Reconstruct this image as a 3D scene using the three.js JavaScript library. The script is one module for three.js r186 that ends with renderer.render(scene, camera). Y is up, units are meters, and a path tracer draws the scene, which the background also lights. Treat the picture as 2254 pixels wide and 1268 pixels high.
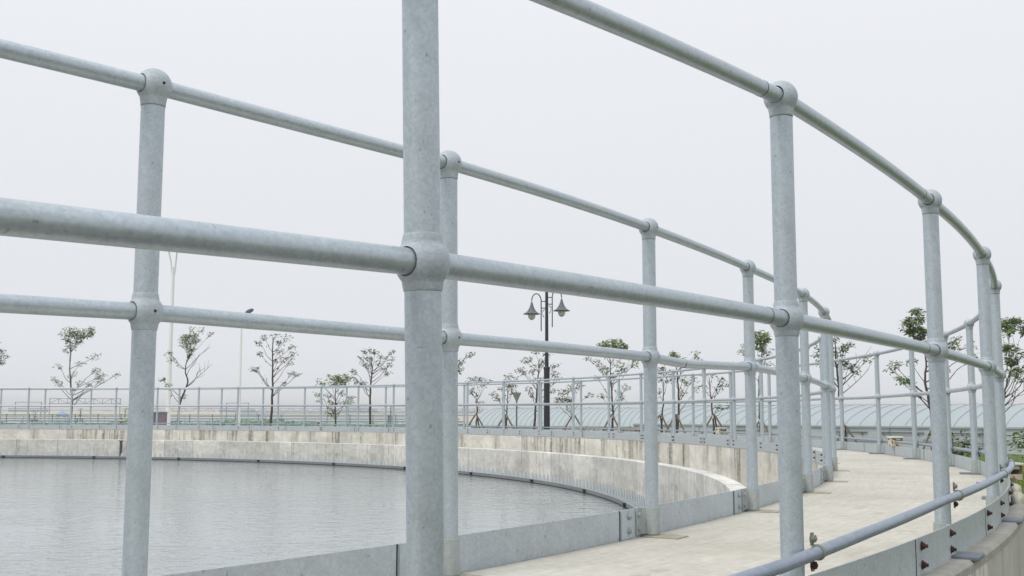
import * as THREE from 'three';
import { mergeGeometries, toCreasedNormals } from 'three/addons/utils/BufferGeometryUtils.js';
import { RoundedBoxGeometry } from 'three/addons/geometries/RoundedBoxGeometry.js';
import { Brush, Evaluator, SUBTRACTION } from 'three-bvh-csg';

// ---------------------------------------------------------------- camera, sky, sun, exposure
const scene = new THREE.Scene();
const camera = new THREE.PerspectiveCamera(29.05, 1024 / 576, 0.05, 6000);
camera.position.set(0, 0.428, 0);
camera.rotation.set(0.1128, 0, 0.0021, 'YXZ');
camera.updateMatrixWorld();

function skyTexture() {                                   // an even, bright overcast sky, a little brighter overhead
  const W = 512, H = 256, d = new Float32Array(W * H * 4);
  const n = fbmTile(11, 8, 4);
  for (let j = 0; j < H; j++) for (let i = 0; i < W; i++) {
    const el = ((j + 0.5) / H - 0.5) * Math.PI, s = Math.max(0, Math.sin(el)), k = (j * W + i) * 4;
    const cl = 1 + 0.05 * (n(i / W, j / H * 0.9) - 0.5) * Math.min(1, s * 3);
    const b = (0.80 + 0.15 * s + 0.62 * s * s * s) * cl;
    d[k] = b * (0.972 + 0.02 * s); d[k + 1] = b * (1.0 + 0.005 * s); d[k + 2] = b * 1.048; d[k + 3] = 1;
    if (el < 0) { d[k] = 0.34; d[k + 1] = 0.34; d[k + 2] = 0.32; }
  }
  const t = new THREE.DataTexture(d, W, H, THREE.RGBAFormat, THREE.FloatType);
  t.mapping = THREE.EquirectangularReflectionMapping; t.magFilter = t.minFilter = THREE.LinearFilter; t.needsUpdate = true;
  return t;
}
scene.background = scene.environment = skyTexture();
const sun = new THREE.DirectionalLight(0xfffaf0, 1.45);
sun.position.set(-36, 44, 20); sun.target.position.set(-4, 0, -10); scene.add(sun, sun.target);
sun.castShadow = true; sun.shadow.radius = 42; sun.shadow.mapSize.set(2048, 2048);
Object.assign(sun.shadow.camera, { left: -40, right: 40, top: 40, bottom: -40, near: 1, far: 160 });
const renderer = new THREE.WebGLRenderer({ antialias: true });
renderer.toneMapping = THREE.LinearToneMapping; renderer.toneMappingExposure = 1.0;
renderer.shadowMap.enabled = true;
scene.fog = new THREE.FogExp2(0xeceded, 0.0008);

// ---------------------------------------------------------------- small helpers
function rng(seed) { let a = seed >>> 0; return () => { a = (a + 0x6D2B79F5) | 0; let t = Math.imul(a ^ (a >>> 15), 1 | a); t = (t + Math.imul(t ^ (t >>> 7), 61 | t)) ^ t; return ((t ^ (t >>> 14)) >>> 0) / 4294967296; }; }
function noiseTile(seed, px, py) {                         // value noise that tiles once over u, v in 0..1
  const r = rng(seed), g = new Float32Array(px * py).map(() => r());
  return (u, v) => {
    let x = (u - Math.floor(u)) * px, y = (v - Math.floor(v)) * py;
    const i = Math.floor(x) % px, j = Math.floor(y) % py; x -= Math.floor(x); y -= Math.floor(y);
    x = x * x * (3 - 2 * x); y = y * y * (3 - 2 * y);
    const i1 = (i + 1) % px, j1 = (j + 1) % py;
    return (g[j * px + i] * (1 - x) + g[j * px + i1] * x) * (1 - y) + (g[j1 * px + i] * (1 - x) + g[j1 * px + i1] * x) * y;
  };
}
function fbmTile(seed, p, oct, py = p) {
  const n = []; for (let o = 0; o < oct; o++) n.push(noiseTile(seed * 31 + o, p << o, py << o));
  return (u, v) => { let s = 0, a = 0.5, t = 0; for (const f of n) { s += a * f(u, v); t += a; a *= 0.55; } return s / t; };
}
function dataTex(W, H, fn, color = true) {
  const d = new Uint8Array(W * H * 4);
  for (let j = 0; j < H; j++) for (let i = 0; i < W; i++) {
    const c = fn(i / W, j / H, i, j), k = (j * W + i) * 4;
    for (let q = 0; q < 3; q++) d[k + q] = Math.max(0, Math.min(255, c.length ? c[q] : c));
    d[k + 3] = 255;
  }
  const t = new THREE.DataTexture(d, W, H); t.wrapS = t.wrapT = THREE.RepeatWrapping;
  t.magFilter = THREE.LinearFilter; t.minFilter = THREE.LinearMipmapLinearFilter; t.generateMipmaps = true; t.anisotropy = 8;
  if (color) t.colorSpace = THREE.SRGBColorSpace; t.needsUpdate = true; return t;
}
const rep = (t, x, y) => { const c = t.clone(); c.repeat.set(x, y); c.needsUpdate = true; return c; };
const used = {};
function numbered(n) { const k = used[n] = (used[n] ?? -1) + 1; return k ? `${n}_${String(k).padStart(3, '0')}` : n; }
function mesh(name, g, m, parent) { const o = new THREE.Mesh(g, m); o.name = parent ? name : numbered(name); o.castShadow = o.receiveShadow = true; (parent ?? scene).add(o); return o; }
function tag(o, label, category, group, kind) { if (label) o.userData.label = label; if (category) o.userData.category = category; if (group) o.userData.group = group; if (kind) o.userData.kind = kind; return o; }
function thing(name, label, category, x = 0, y = 0, z = 0, turn = 0, group) { const o = new THREE.Group(); o.name = numbered(name); o.position.set(x, y, z); o.rotation.y = turn; scene.add(o); return tag(o, label, category, group); }
const struct = (o) => tag(o, null, null, null, 'structure');
const V = (x, y, z) => new THREE.Vector3(x, y, z), D2R = Math.PI / 180;

// the tank is a ring about this centre; angles in degrees, 0 = +x, growing towards the far side
const CX = -14.652, CZ = -13.201, RI = 17.724, RO = 18.711;
const ring = (R, a, y = 0) => V(R * Math.cos(a * D2R), y, -R * Math.sin(a * D2R));
function buf(pos, nor, uv, idx) {
  const g = new THREE.BufferGeometry();
  g.setAttribute('position', new THREE.Float32BufferAttribute(pos, 3)); g.setAttribute('normal', new THREE.Float32BufferAttribute(nor, 3));
  g.setAttribute('uv', new THREE.Float32BufferAttribute(uv, 2)); g.setIndex(idx); return g;
}
// a section (list of [R, y], walked so that the outside lies to its left) swept round the ring; uv in metres
function sweepRing(sec, a0, a1, step = 0.5, closed = true, caps = closed) {
  const pos = [], nor = [], uv = [], idx = [], n = Math.max(1, Math.ceil(Math.abs(a1 - a0) / step));
  const m = closed ? sec.length : sec.length - 1; let vlen = 0;
  for (let k = 0; k < m; k++) {
    const [r0, y0] = sec[k], [r1, y1] = sec[(k + 1) % sec.length], L = Math.hypot(r1 - r0, y1 - y0), nr = -(y1 - y0) / L, ny = (r1 - r0) / L, b = pos.length / 3;
    for (let i = 0; i <= n; i++) {
      const a = (a0 + (a1 - a0) * i / n), c = Math.cos(a * D2R), s = Math.sin(a * D2R);
      pos.push(r0 * c, y0, -r0 * s, r1 * c, y1, -r1 * s); nor.push(nr * c, ny, -nr * s, nr * c, ny, -nr * s);
      const u = a * D2R * 17.5; uv.push(u, vlen, u, vlen + L);
      if (i) { const q = b + 2 * i; idx.push(q - 2, q - 1, q, q - 1, q + 1, q); }
    }
    vlen += L;
  }
  if (caps) for (const a of [a0, a1]) {
    const shape = THREE.ShapeUtils.triangulateShape(sec.map(([r, y]) => new THREE.Vector2(r, y)), []), b = pos.length / 3, sg = a === a0 ? 1 : -1;
    for (const [r, y] of sec) { const p = ring(r, a, y); pos.push(p.x, p.y, p.z); nor.push(sg * Math.sin(a * D2R), 0, sg * Math.cos(a * D2R)); uv.push(r, y); }
    for (const t of shape) sg > 0 ? idx.push(b + t[0], b + t[1], b + t[2]) : idx.push(b + t[0], b + t[2], b + t[1]);
  }
  return buf(pos, nor, uv, idx);
}
// round pipe along points; uv in metres
function pipe(pts, r, seg = 12, caps = true) {
  const pos = [], nor = [], uv = [], idx = []; let len = 0;
  let up = V(0, 1, 0); const rad = (i) => Array.isArray(r) ? r[Math.min(i, r.length - 1)] : r;
  for (let i = 0; i < pts.length; i++) {
    const t = pts[Math.min(i + 1, pts.length - 1)].clone().sub(pts[Math.max(i - 1, 0)]).normalize();
    if (Math.abs(t.dot(up)) > 0.95) up = Math.abs(t.x) < 0.8 ? V(1, 0, 0) : V(0, 0, 1);
    const s = t.clone().cross(up).normalize(), w = s.clone().cross(t).normalize(); up = w;
    if (i) len += pts[i].distanceTo(pts[i - 1]);
    for (let k = 0; k <= seg; k++) {
      const f = k / seg * 2 * Math.PI, n = s.clone().multiplyScalar(Math.cos(f)).addScaledVector(w, Math.sin(f)), p = pts[i].clone().addScaledVector(n, rad(i));
      pos.push(p.x, p.y, p.z); nor.push(n.x, n.y, n.z); uv.push(k / seg * 2 * Math.PI * rad(i), len);
      if (i && k) { const a = (i - 1) * (seg + 1) + k - 1, b = a + seg + 1; idx.push(a, b, a + 1, b, b + 1, a + 1); }
    }
  }
  if (caps) for (const e of [0, pts.length - 1]) {
    const t = pts[e].clone().sub(pts[e ? e - 1 : 1]).normalize(), b = pos.length / 3;
    pos.push(...pts[e]); nor.push(...t); uv.push(0, 0);
    for (let k = 0; k <= seg; k++) { const q = (e * (seg + 1) + k) * 3; pos.push(pos[q], pos[q + 1], pos[q + 2]); nor.push(...t); uv.push(0.01 * k, 0); if (k) e ? idx.push(b, b + k + 1, b + k) : idx.push(b, b + k, b + k + 1); }
  }
  return buf(pos, nor, uv, idx);
}
function box(w, h, d, x = 0, y = 0, z = 0) { const g = new THREE.BoxGeometry(w, h, d); const p = g.attributes.position, n = g.attributes.normal, u = g.attributes.uv; g.translate(x, y, z); for (let i = 0; i < p.count; i++) Math.abs(n.getY(i)) > 0.5 ? u.setXY(i, p.getX(i), p.getZ(i)) : u.setXY(i, Math.abs(n.getX(i)) > 0.5 ? p.getZ(i) : p.getX(i), p.getY(i)); return g; }
const merge = (l) => mergeGeometries(l.map((g) => { const q = g.index ? g.toNonIndexed() : g; for (const k of Object.keys(q.attributes)) if (!['position', 'normal', 'uv', 'color'].includes(k)) q.deleteAttribute(k); return q; }));
const bar = (a, b, r, seg = 5) => pipe([a, b], r, seg);
function lathe(prof, seg, uvScale = true) { const g = new THREE.LatheGeometry(prof.map(([r, y]) => new THREE.Vector2(r, y)), seg); if (uvScale) { const p = g.attributes.position, u = g.attributes.uv; for (let i = 0; i < p.count; i++) u.setXY(i, u.getX(i) * 0.15, p.getY(i)); } return g; }

// ---------------------------------------------------------------- materials
const nA = fbmTile(3, 6, 5), nB = fbmTile(5, 24, 4), nC = fbmTile(9, 3, 3), nF = fbmTile(21, 64, 2), nS = noiseTile(77, 96, 96), nG = fbmTile(23, 150, 2);
// galvanised steel: spangled zinc, dull spots and run marks
const zincTex = dataTex(512, 512, (u, v) => {
  let k = 0.86 + 0.03 * (nA(u, v) - 0.5) * 2 + 0.05 * (nF(u, v) - 0.5) + 0.10 * (nG(u, v) - 0.5) + 0.05 * (nB(u, v * 0.25) - 0.5) - 0.10 * Math.max(0, nB(u * 2, v * 0.12) - 0.62);
  const sp = nS(u, v) > 0.93 && nB(u, v) > 0.52 ? 0.84 : 1;
  const w = nC(u, v) - 0.5; k *= sp;
  return [(173.5 + 3 * w) * k * 1.25, (184 + w) * k * 1.25, (190 - 3 * w) * k * 1.25];
});
const zincBump = dataTex(512, 512, (u, v) => 128 + 90 * (nF(u, v) - 0.5) + 60 * (nB(u, v) - 0.5), false);
const zinc = new THREE.MeshStandardMaterial({ map: rep(zincTex, 2, 2), color: 0xf4f3f4, bumpMap: rep(zincBump, 2, 2), bumpScale: 0.0006, metalness: 0.55, roughness: 0.42 });
const zincCast = new THREE.MeshStandardMaterial({ map: rep(zincTex, 3, 3), color: 0xeceaea, bumpMap: rep(zincBump, 4, 4), bumpScale: 0.0012, metalness: 0.25, roughness: 0.62 });
const zincDull = new THREE.MeshStandardMaterial({ map: rep(zincTex, 3, 3), color: 0xe2dfd6, bumpMap: rep(zincBump, 3, 3), bumpScale: 0.001, metalness: 0.15, roughness: 0.7 });
const zincSheet = new THREE.MeshStandardMaterial({ map: rep(zincTex, 1, 1.3), color: 0xf6f2f0, bumpMap: rep(zincBump, 1, 1), bumpScale: 0.0005, metalness: 0.25, roughness: 0.5 });
const conduitMat = new THREE.MeshStandardMaterial({ map: rep(zincTex, 1, 0.6), color: 0xc4c6d2, metalness: 0.2, roughness: 0.42 });
const rustTex = dataTex(128, 128, (u, v) => { const k = nB(u, v); return [60 + 36 * k, 40 + 22 * k, 39 + 20 * k]; });
const rust = new THREE.MeshStandardMaterial({ map: rep(rustTex, 20, 20), roughness: 0.9 });
const weld = new THREE.MeshStandardMaterial({ color: 0x55554f, roughness: 0.85 });
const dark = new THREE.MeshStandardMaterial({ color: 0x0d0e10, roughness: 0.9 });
// broom-finished deck concrete
const brA = fbmTile(41, 8, 4, 220), brB = fbmTile(42, 5, 5);
const deckTex = dataTex(1024, 1024, (u, v) => {
  const m = brB(u, v) - 0.5, s = brA(v, u) - 0.5, f = nF(u * 2, v * 2) - 0.5, q = nB(u, v) - 0.5;
  let k = 1 + 0.13 * m + 0.09 * s + 0.10 * f + 0.08 * q; if (nB(v, u) > 0.74) k *= 0.93;
  return [186 * k, 183 * k + 3 * m, 172 * k + 6 * m];
});
const deckBump = dataTex(1024, 1024, (u, v) => 128 + 90 * (brA(v, u) - 0.5) + 60 * (nF(u * 2, v * 2) - 0.5), false);
const deckMat = new THREE.MeshStandardMaterial({ map: rep(deckTex, 0.4, 0.4), bumpMap: rep(deckBump, 0.4, 0.4), bumpScale: 0.003, roughness: 0.92 });
// form-cast wall: pour patches, board lines, runs of dirt and rust that start under joints
function wallTex(seed, W, H, base, o) {
  const r = rng(seed), f = fbmTile(seed, 24, 4, 3), g = fbmTile(seed + 1, 160, 3, 8), col = new Float32Array(W * H).fill(1), warm = new Float32Array(W * H), fine = noiseTile(seed + 3, 512, 64);
  let x = 0; while (x < W) { const w = (0.3 + r() * r() * 1.6) * o.patch, t = 1 + (r() - 0.5) * o.tone, h = (r() - 0.5) * o.tone; for (let i = Math.floor(x); i < Math.min(W, x + w); i++) for (let j = 0; j < H; j++) { col[j * W + i] *= t; warm[j * W + i] += h * 0.5; } x += w; }
  if (o.board) for (let b = 0; b < W; b += o.board * 2) { const t = 0.66 + 0.3 * r(), w = 1 + Math.floor(r() * 2), h0 = H * (0.25 * r()), off = Math.floor((r() - 0.5) * 4); for (let j = 0; j < H - h0; j++) for (let i = 0; i < w; i++) col[j * W + ((b + off + i + W) % W)] *= t; }
  const cc = Array.from({ length: Math.max(1, o.runs >> 2) }, () => r() * W);
  for (let s = 0; s < o.runs; s++) {                    // v runs upward: row H-1 is the top
    const cx = (cc[Math.floor(r() * cc.length)] + (r() + r() - 1) * 34 + W) % W, w = 2 + r() * r() * o.runW, L = H * (0.3 + 0.9 * r()), st = (0.2 + 0.8 * r()) * o.runS, ru = r() < o.rusty ? 1 : 0, y0 = H - 1 - (r() < 0.75 ? 0 : r() * H * 0.3);
    for (let y = y0; y > Math.max(0, y0 - L); y--) { const fade = 1 - (y0 - y) / L, wob = (f(cx / W, y / H) - 0.5) * 3; for (let i = -w; i <= w; i++) { const e = 1 - Math.abs(i) / w, ix = (Math.floor(cx + i + wob) + W) % W, k = Math.floor(y) * W + ix, a = st * Math.sqrt(fade) * Math.min(1, e * 1.6) * (0.35 + 1.1 * fine(ix / W, y / H)); col[k] *= 1 - a; warm[k] += ru * a * 0.9 + a * 0.15; } }
  }
  for (let s = 0; s < (o.damp ?? 0); s++) { const cx = r() * W, w = 8 + r() * 26, top = r() < 0.5, hh = H * (0.1 + 0.3 * r()); for (let y = 0; y < hh; y++) for (let i = -w; i <= w; i++) { const e = 1 - Math.abs(i) / w - y / hh * 0.9; if (e > 0.25 * nB(i * 0.01 + s * 0.13, y / H)) { const k = (top ? H - 1 - y : y + Math.floor(H * 0.03)) * W + ((Math.floor(cx + i) + W) % W); col[k] *= 0.86; warm[k] -= 0.02; } } }
  return dataTex(W, H, (u, v, i, j) => { const k = (col[j * W + i]) * (1 + 0.16 * (f(u, v) - 0.5) + 0.16 * (g(u, v) - 0.5)), h = warm[j * W + i]; return [base[0] * k * (1 + 0.06 * h), base[1] * k * (1 - 0.08 * h), base[2] * k * (1 - 0.30 * h)]; });
}
const bandTex = wallTex(101, 2048, 128, [207, 205, 197], { patch: 70, tone: 0.10, runs: 190, runW: 7, runS: 0.26, rusty: 0.35, damp: 0 });
const launTex = wallTex(202, 2048, 256, [206, 205, 200], { patch: 150, tone: 0.13, board: 22, runs: 110, runW: 7, runS: 0.11, rusty: 0.2, damp: 0 });
const outTex = wallTex(303, 2048, 256, [192, 189, 181], { patch: 120, tone: 0.14, runs: 150, runW: 9, runS: 0.17, rusty: 0.15, damp: 0 });
const wallBump = dataTex(512, 512, (u, v) => 128 + 120 * (nB(u, v) - 0.5) + 80 * (nF(u, v) - 0.5), false);
const wallMat = (t, lu, hv, oy = 0) => { const m = rep(t, 1 / lu, 1 / hv); m.offset.set(0, oy); return new THREE.MeshStandardMaterial({ map: m, bumpMap: rep(wallBump, 0.7, 0.7), bumpScale: 0.004, roughness: 0.93 }); };
const plainTex = wallTex(404, 512, 512, [196, 191, 176], { patch: 400, tone: 0.05, runs: 0, runW: 1, runS: 0 });
const plainConc = new THREE.MeshStandardMaterial({ map: rep(plainTex, 0.8, 0.8), bumpMap: rep(wallBump, 1, 1), bumpScale: 0.004, roughness: 0.93 });

// ---------------------------------------------------------------- ground, walkway, tank, water
function terrainY(x, z) { const r = Math.hypot(x - CX, z - CZ), a = Math.atan2(CZ - z, x - CX) / D2R, s = 27 + 13 * THREE.MathUtils.smoothstep(a, 42, 54), t = THREE.MathUtils.smoothstep(r, s, s + 14); return -0.42 - 1.58 * t; }
{
  const pos = [], nor = [], uv = [], idx = [], rs = [0, 19, 25, 27, 29, 31, 33, 35, 37, 39, 41, 43, 48, 58, 66, 75, 100, 150, 250, 400, 700, 1200, 1700], n = 96;
  for (let i = 0; i < rs.length; i++) for (let k = 0; k <= n; k++) {
    const f = k / n * 2 * Math.PI, x = CX + rs[i] * Math.cos(f), z = CZ + rs[i] * Math.sin(f);
    pos.push(x, i < 2 ? -2.6 : terrainY(x, z), z); nor.push(0, 1, 0); uv.push(x, z);
    if (i && k) { const a = (i - 1) * (n + 1) + k - 1, b = a + n + 1; idx.push(a, a + 1, b, b, a + 1, b + 1); }
  }
  const fA = fbmTile(61, 6, 5), fB = fbmTile(62, 40, 3);
  const fieldTex = dataTex(1024, 1024, (u, v) => { const m = fA(u, v), g = Math.max(0, Math.min(1, (fA(v + 0.3, u) - 0.47) * 9)), k = 0.8 + 0.4 * fB(u, v); return [(184 - 52 * g + 40 * (m - 0.5)) * k, (178 - 22 * g + 40 * (m - 0.5)) * k, (160 - 40 * g + 40 * (m - 0.5)) * k]; });
  struct(mesh('ground', buf(pos, nor, uv, idx), new THREE.MeshStandardMaterial({ map: rep(fieldTex, 1 / 160, 1 / 160), roughness: 1 })));
  // mown lawn round the tank
  const lawnTex = dataTex(512, 512, (u, v) => { const k = 0.65 + 0.7 * fB(u, v), m = fA(u, v) - 0.5; return [(84 + 60 * m) * k, (102 + 30 * m) * k, (40 + 30 * m) * k]; });
  const lp = [], ln = [], lu = [], li = [], m2 = 180, rr = [18.79, 19.6, 21, 24, 26, 28, 30, 32, 34, 37, 40];
  for (let i = 0; i < rr.length; i++) for (let k = 0; k <= m2; k++) {
    const p = ring(rr[i], k * 2, 0); p.x += CX; p.z += CZ; lp.push(p.x, terrainY(p.x, p.z) + 0.02, p.z); ln.push(0, 1, 0); lu.push(p.x, p.z);
    if (i && k) { const a = (i - 1) * (m2 + 1) + k - 1, b = a + m2 + 1; li.push(a, b, a + 1, b, b + 1, a + 1); }
  }
  struct(mesh('lawn', buf(lp, ln, lu, li), new THREE.MeshStandardMaterial({ map: rep(lawnTex, 1 / 1.6, 1 / 1.6), bumpMap: rep(wallBump, 2, 2), bumpScale: 0.03, roughness: 1 })));
  const pp = sweepRing([[18.806, -0.385], [22.6, -0.385], [22.62, -0.4], [22.62, -0.5], [18.806, -0.5]], -80, -31); const path = mesh('path', pp, new THREE.MeshStandardMaterial({ map: rep(plainTex, 1.1, 1.1), color: 0x8d8d8b, roughness: 0.95 })); path.position.set(CX, 0, CZ); struct(path);  // unseen paving, added to keep the bounce light on the posts neutral
  // grass blades where the lawn comes near the lens on the right
  const r = rng(71), bl = new THREE.BufferGeometry();
  bl.setAttribute('position', new THREE.Float32BufferAttribute([-0.004, 0, 0, 0.004, 0, 0, 0.003, 0.03, 0.008, -0.003, 0.03, 0.008, 0, 0.055, 0.025], 3)); bl.setIndex([0, 1, 2, 0, 2, 3, 3, 2, 4]); bl.computeVertexNormals();
  const N = 40000, inst = new THREE.InstancedMesh(bl, new THREE.MeshStandardMaterial({ color: 0xffffff, roughness: 0.9, side: THREE.DoubleSide }), N), q = new THREE.Object3D(), c = new THREE.Color();
  for (let i = 0; i < N; i++) {
    const a = -30 + 40 * r(), R = 18.85 + 3.6 * r() * r() + r() * 0.6, p = ring(R, a); q.position.set(CX + p.x, -0.402, CZ + p.z); q.rotation.set(0.5 * (r() - 0.5), r() * 6.3, 0.5 * (r() - 0.5)); const s = 0.7 + r(); q.scale.set(1.3 * s, s, s); q.updateMatrix(); inst.setMatrixAt(i, q.matrix);
    const y = r(); inst.setColorAt(i, c.setRGB(0.10 + 0.12 * y, 0.16 + 0.10 * y, 0.03 + 0.02 * y));
  }
  inst.name = 'grass'; inst.receiveShadow = inst.castShadow = true; scene.add(inst); tag(inst, 'short green grass at the foot of the outer tank wall', 'grass', null, 'stuff');
}
const A0 = -60, A1 = 128;                                   // the stretch of the ring that is built
const ringGroup = (name, label, cat) => thing(name, label, cat, CX, 0, CZ);
{
  const w = mesh('walkway', sweepRing([[RI - 0.026, -0.02], [RI - 0.026, -0.004], [RI - 0.022, 0], [RO + 0.078, 0], [RO + 0.09, -0.012], [RO + 0.09, -0.02]], A0, A1), deckMat); w.position.set(CX, 0, CZ); struct(w);
  w.geometry.attributes.uv.array.forEach(() => 0);
  { const p = w.geometry.attributes.position, u = w.geometry.attributes.uv; for (let i = 0; i < p.count; i++) { const x = p.getX(i), z = p.getZ(i); u.setXY(i, Math.hypot(x, z), Math.atan2(-z, x) * 18.2); } }
  const t = ringGroup('tank_wall', 'long curved stained concrete tank wall under the walkway deck', 'wall');
  mesh('inner_face', sweepRing([[RI - 0.026, -0.9], [RI - 0.026, -0.02], [RI + 0.4, -0.02], [RI + 0.4, -0.9]], A0, A1), wallMat(bandTex, 15, 0.62, -0.42), t);
  mesh('outer_face', sweepRing([[RO + 0.09, -0.02], [RO + 0.09, -2.4], [RI + 0.402, -2.4], [RI + 0.402, -0.02]], A0, A1), wallMat(outTex, 9, -1.3), t);
  mesh('ledge_cap', sweepRing([[RO + 0.033, 0], [RO + 0.033, 0.003], [RO + 0.083, 0.003], [RO + 0.0925, -0.008], [RO + 0.0925, -0.03], [RO + 0.0905, -0.03]], A0, A1), new THREE.MeshStandardMaterial({ map: rep(plainTex, 2.3, 2.3), color: 0xd3d6dc, bumpMap: rep(wallBump, 3, 3), bumpScale: 0.004, roughness: 0.95 }), t);
  for (const [a0, a1] of [[-24.9, -23.2], [-22.6, -21.2]]) {   // mortar haunches left on the ledge
    const n = 10, l = []; for (let i = 0; i < 2; i++) { const g = new THREE.SphereGeometry(1, 16, 10, 0, 6.3, 0, 1.6), p = g.attributes.position, q = ring(RO + 0.062, (a0 + a1) / 2 + i * 0.3); for (let k = 0; k < p.count; k++) { const x = p.getX(k), y = p.getY(k), z = p.getZ(k), nn = 1 + 0.18 * (nB(x * 0.11 + a0, z * 0.13 + y * 0.07) - 0.5); p.setXYZ(k, x * 0.036 * nn, Math.sqrt(Math.max(0, y)) * 0.052 * nn - i * 0.012, z * 0.17 * nn); } g.computeVertexNormals(); g.rotateY((a0 + a1) / 2 * D2R); g.translate(q.x, q.y, q.z); l.push(g); }
    mesh('mortar_haunch', merge(l), plainConc, t);
  }
  // inner launder wall with a dark strip standing in for an open slot
  const lw = ringGroup('launder_wall', 'lower concrete launder wall curving round the water inside the tank', 'wall'), lm = wallMat(launTex, 14, 0.5, 0.02);
  const sec = [[16.9, -0.98], [16.9, -0.276], [16.906, -0.27], [17.07, -0.27], [17.076, -0.276], [17.076, -0.98]];
  mesh('wall_run', sweepRing(sec, A0, A1), lm, lw);
  mesh('dark_slot_strip', sweepRing([[16.886, -0.94], [16.886, -0.30], [16.899, -0.30], [16.899, -0.94]], 74.87, 75.1, 0.1), new THREE.MeshStandardMaterial({ color: 0x4c4c50, roughness: 0.9 }), lw);
  mesh('strip_cap', sweepRing([[16.88, -0.30], [16.88, -0.285], [16.899, -0.285], [16.899, -0.30]], 74.8, 75.22, 0.1), new THREE.MeshStandardMaterial({ color: 0x66666a, roughness: 0.9 }), lw);
  mesh('launder_floor', sweepRing([[17.076, -0.8], [RI - 0.026, -0.8]], A0, A1, 1, false), plainConc, lw);
  // scum baffle and notched weir plate
  const baf = ringGroup('scum_baffle', 'smooth grey metal scum baffle standing along the edge of the water', 'baffle');
  const bm = new THREE.MeshStandardMaterial({ map: rep(zincTex, 0.4, 0.7), color: 0xa39d9a, metalness: 0.0, roughness: 0.75 });
  mesh('baffle_plate', sweepRing([[16.094, -0.95], [16.094, -0.668], [16.1, -0.668], [16.1, -0.95]], A0, A1), bm, baf);
  mesh('algae_shade_line', sweepRing([[16.088, -0.95], [16.088, -0.724], [16.0935, -0.718], [16.0935, -0.95]], A0, A1), new THREE.MeshStandardMaterial({ map: rep(rustTex, 0.7, 6), color: 0x59604f, roughness: 0.8 }), baf);  // wet algae, with the shadow at the waterline put into its dark colour
  const gb = merge([box(0.03, 0.12, 0.04, 0.006, -0.0, 0), box(0.05, 0.02, 0.05, 0.01, 0.06, 0)]);
  for (let a = -15.2; a < 96; a += 9.1) { const b = mesh('bracket', gb, new THREE.MeshStandardMaterial({ color: 0x26342e, roughness: 0.8 }), baf); b.position.copy(ring(16.07, a, -0.74)); b.rotation.y = a * D2R; }
  const wp = ringGroup('weir_plate', 'bright metal weir plate with a row of pointed notches', 'weir'), P = [], Nn = [], U = [], I = [], pitch = 0.58;
  for (const [R, s] of [[16.3, -1], [16.307, 1]]) { const b = P.length / 3; let k = 0; for (let a = A0; a < A1; a += pitch / 6, k++) { const tooth = [-0.578, -0.6, -0.7, -0.705, -0.7, -0.6][k % 6]; for (const y of [-0.9, tooth]) { const p = ring(R, a, y); P.push(p.x, p.y, p.z); Nn.push(s * Math.cos(a * D2R), 0, -s * Math.sin(a * D2R)); U.push(a * 0.3, y); } if (k) { const q = b + 2 * k; s < 0 ? I.push(q - 2, q - 1, q, q - 1, q + 1, q) : I.push(q - 2, q, q - 1, q - 1, q, q + 1); } } }
  { const half = P.length / 6; for (let k = 0; k + 1 < half / 2; k++) { const a = 2 * k + 1, b = a + half; I.push(a, b, a + 2, b, b + 2, a + 2); } }
  mesh('notched_plate', buf(P, Nn, U, I), new THREE.MeshStandardMaterial({ map: rep(zincTex, 1, 1), color: 0xffffff, metalness: 0.1, roughness: 0.3 }), wp);
  // water with small wind ripples
  const w1 = fbmTile(81, 46, 3, 52), w2 = fbmTile(82, 120, 3, 140), w3 = fbmTile(83, 5, 3);
  const rip = dataTex(1024, 1024, (u, v) => { const k = 0.15 + 1.7 * w3(u, v); return 128 + 150 * (w1(u, v) - 0.5) * k + 70 * (w2(u, v) - 0.5) * k; }, false);
  const wg = new THREE.CircleGeometry(16.3, 128); wg.rotateX(-Math.PI / 2); { const p = wg.attributes.position, u = wg.attributes.uv; for (let i = 0; i < p.count; i++) u.setXY(i, p.getX(i), p.getZ(i)); }
  const wa = mesh('water', wg, new THREE.MeshPhysicalMaterial({ color: 0x8c9496, roughness: 0.05, ior: 1.4, bumpMap: rep(rip, 1 / 6, 1 / 6), bumpScale: 0.012 })); wa.position.set(CX, -0.73, CZ); struct(wa);
}

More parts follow.
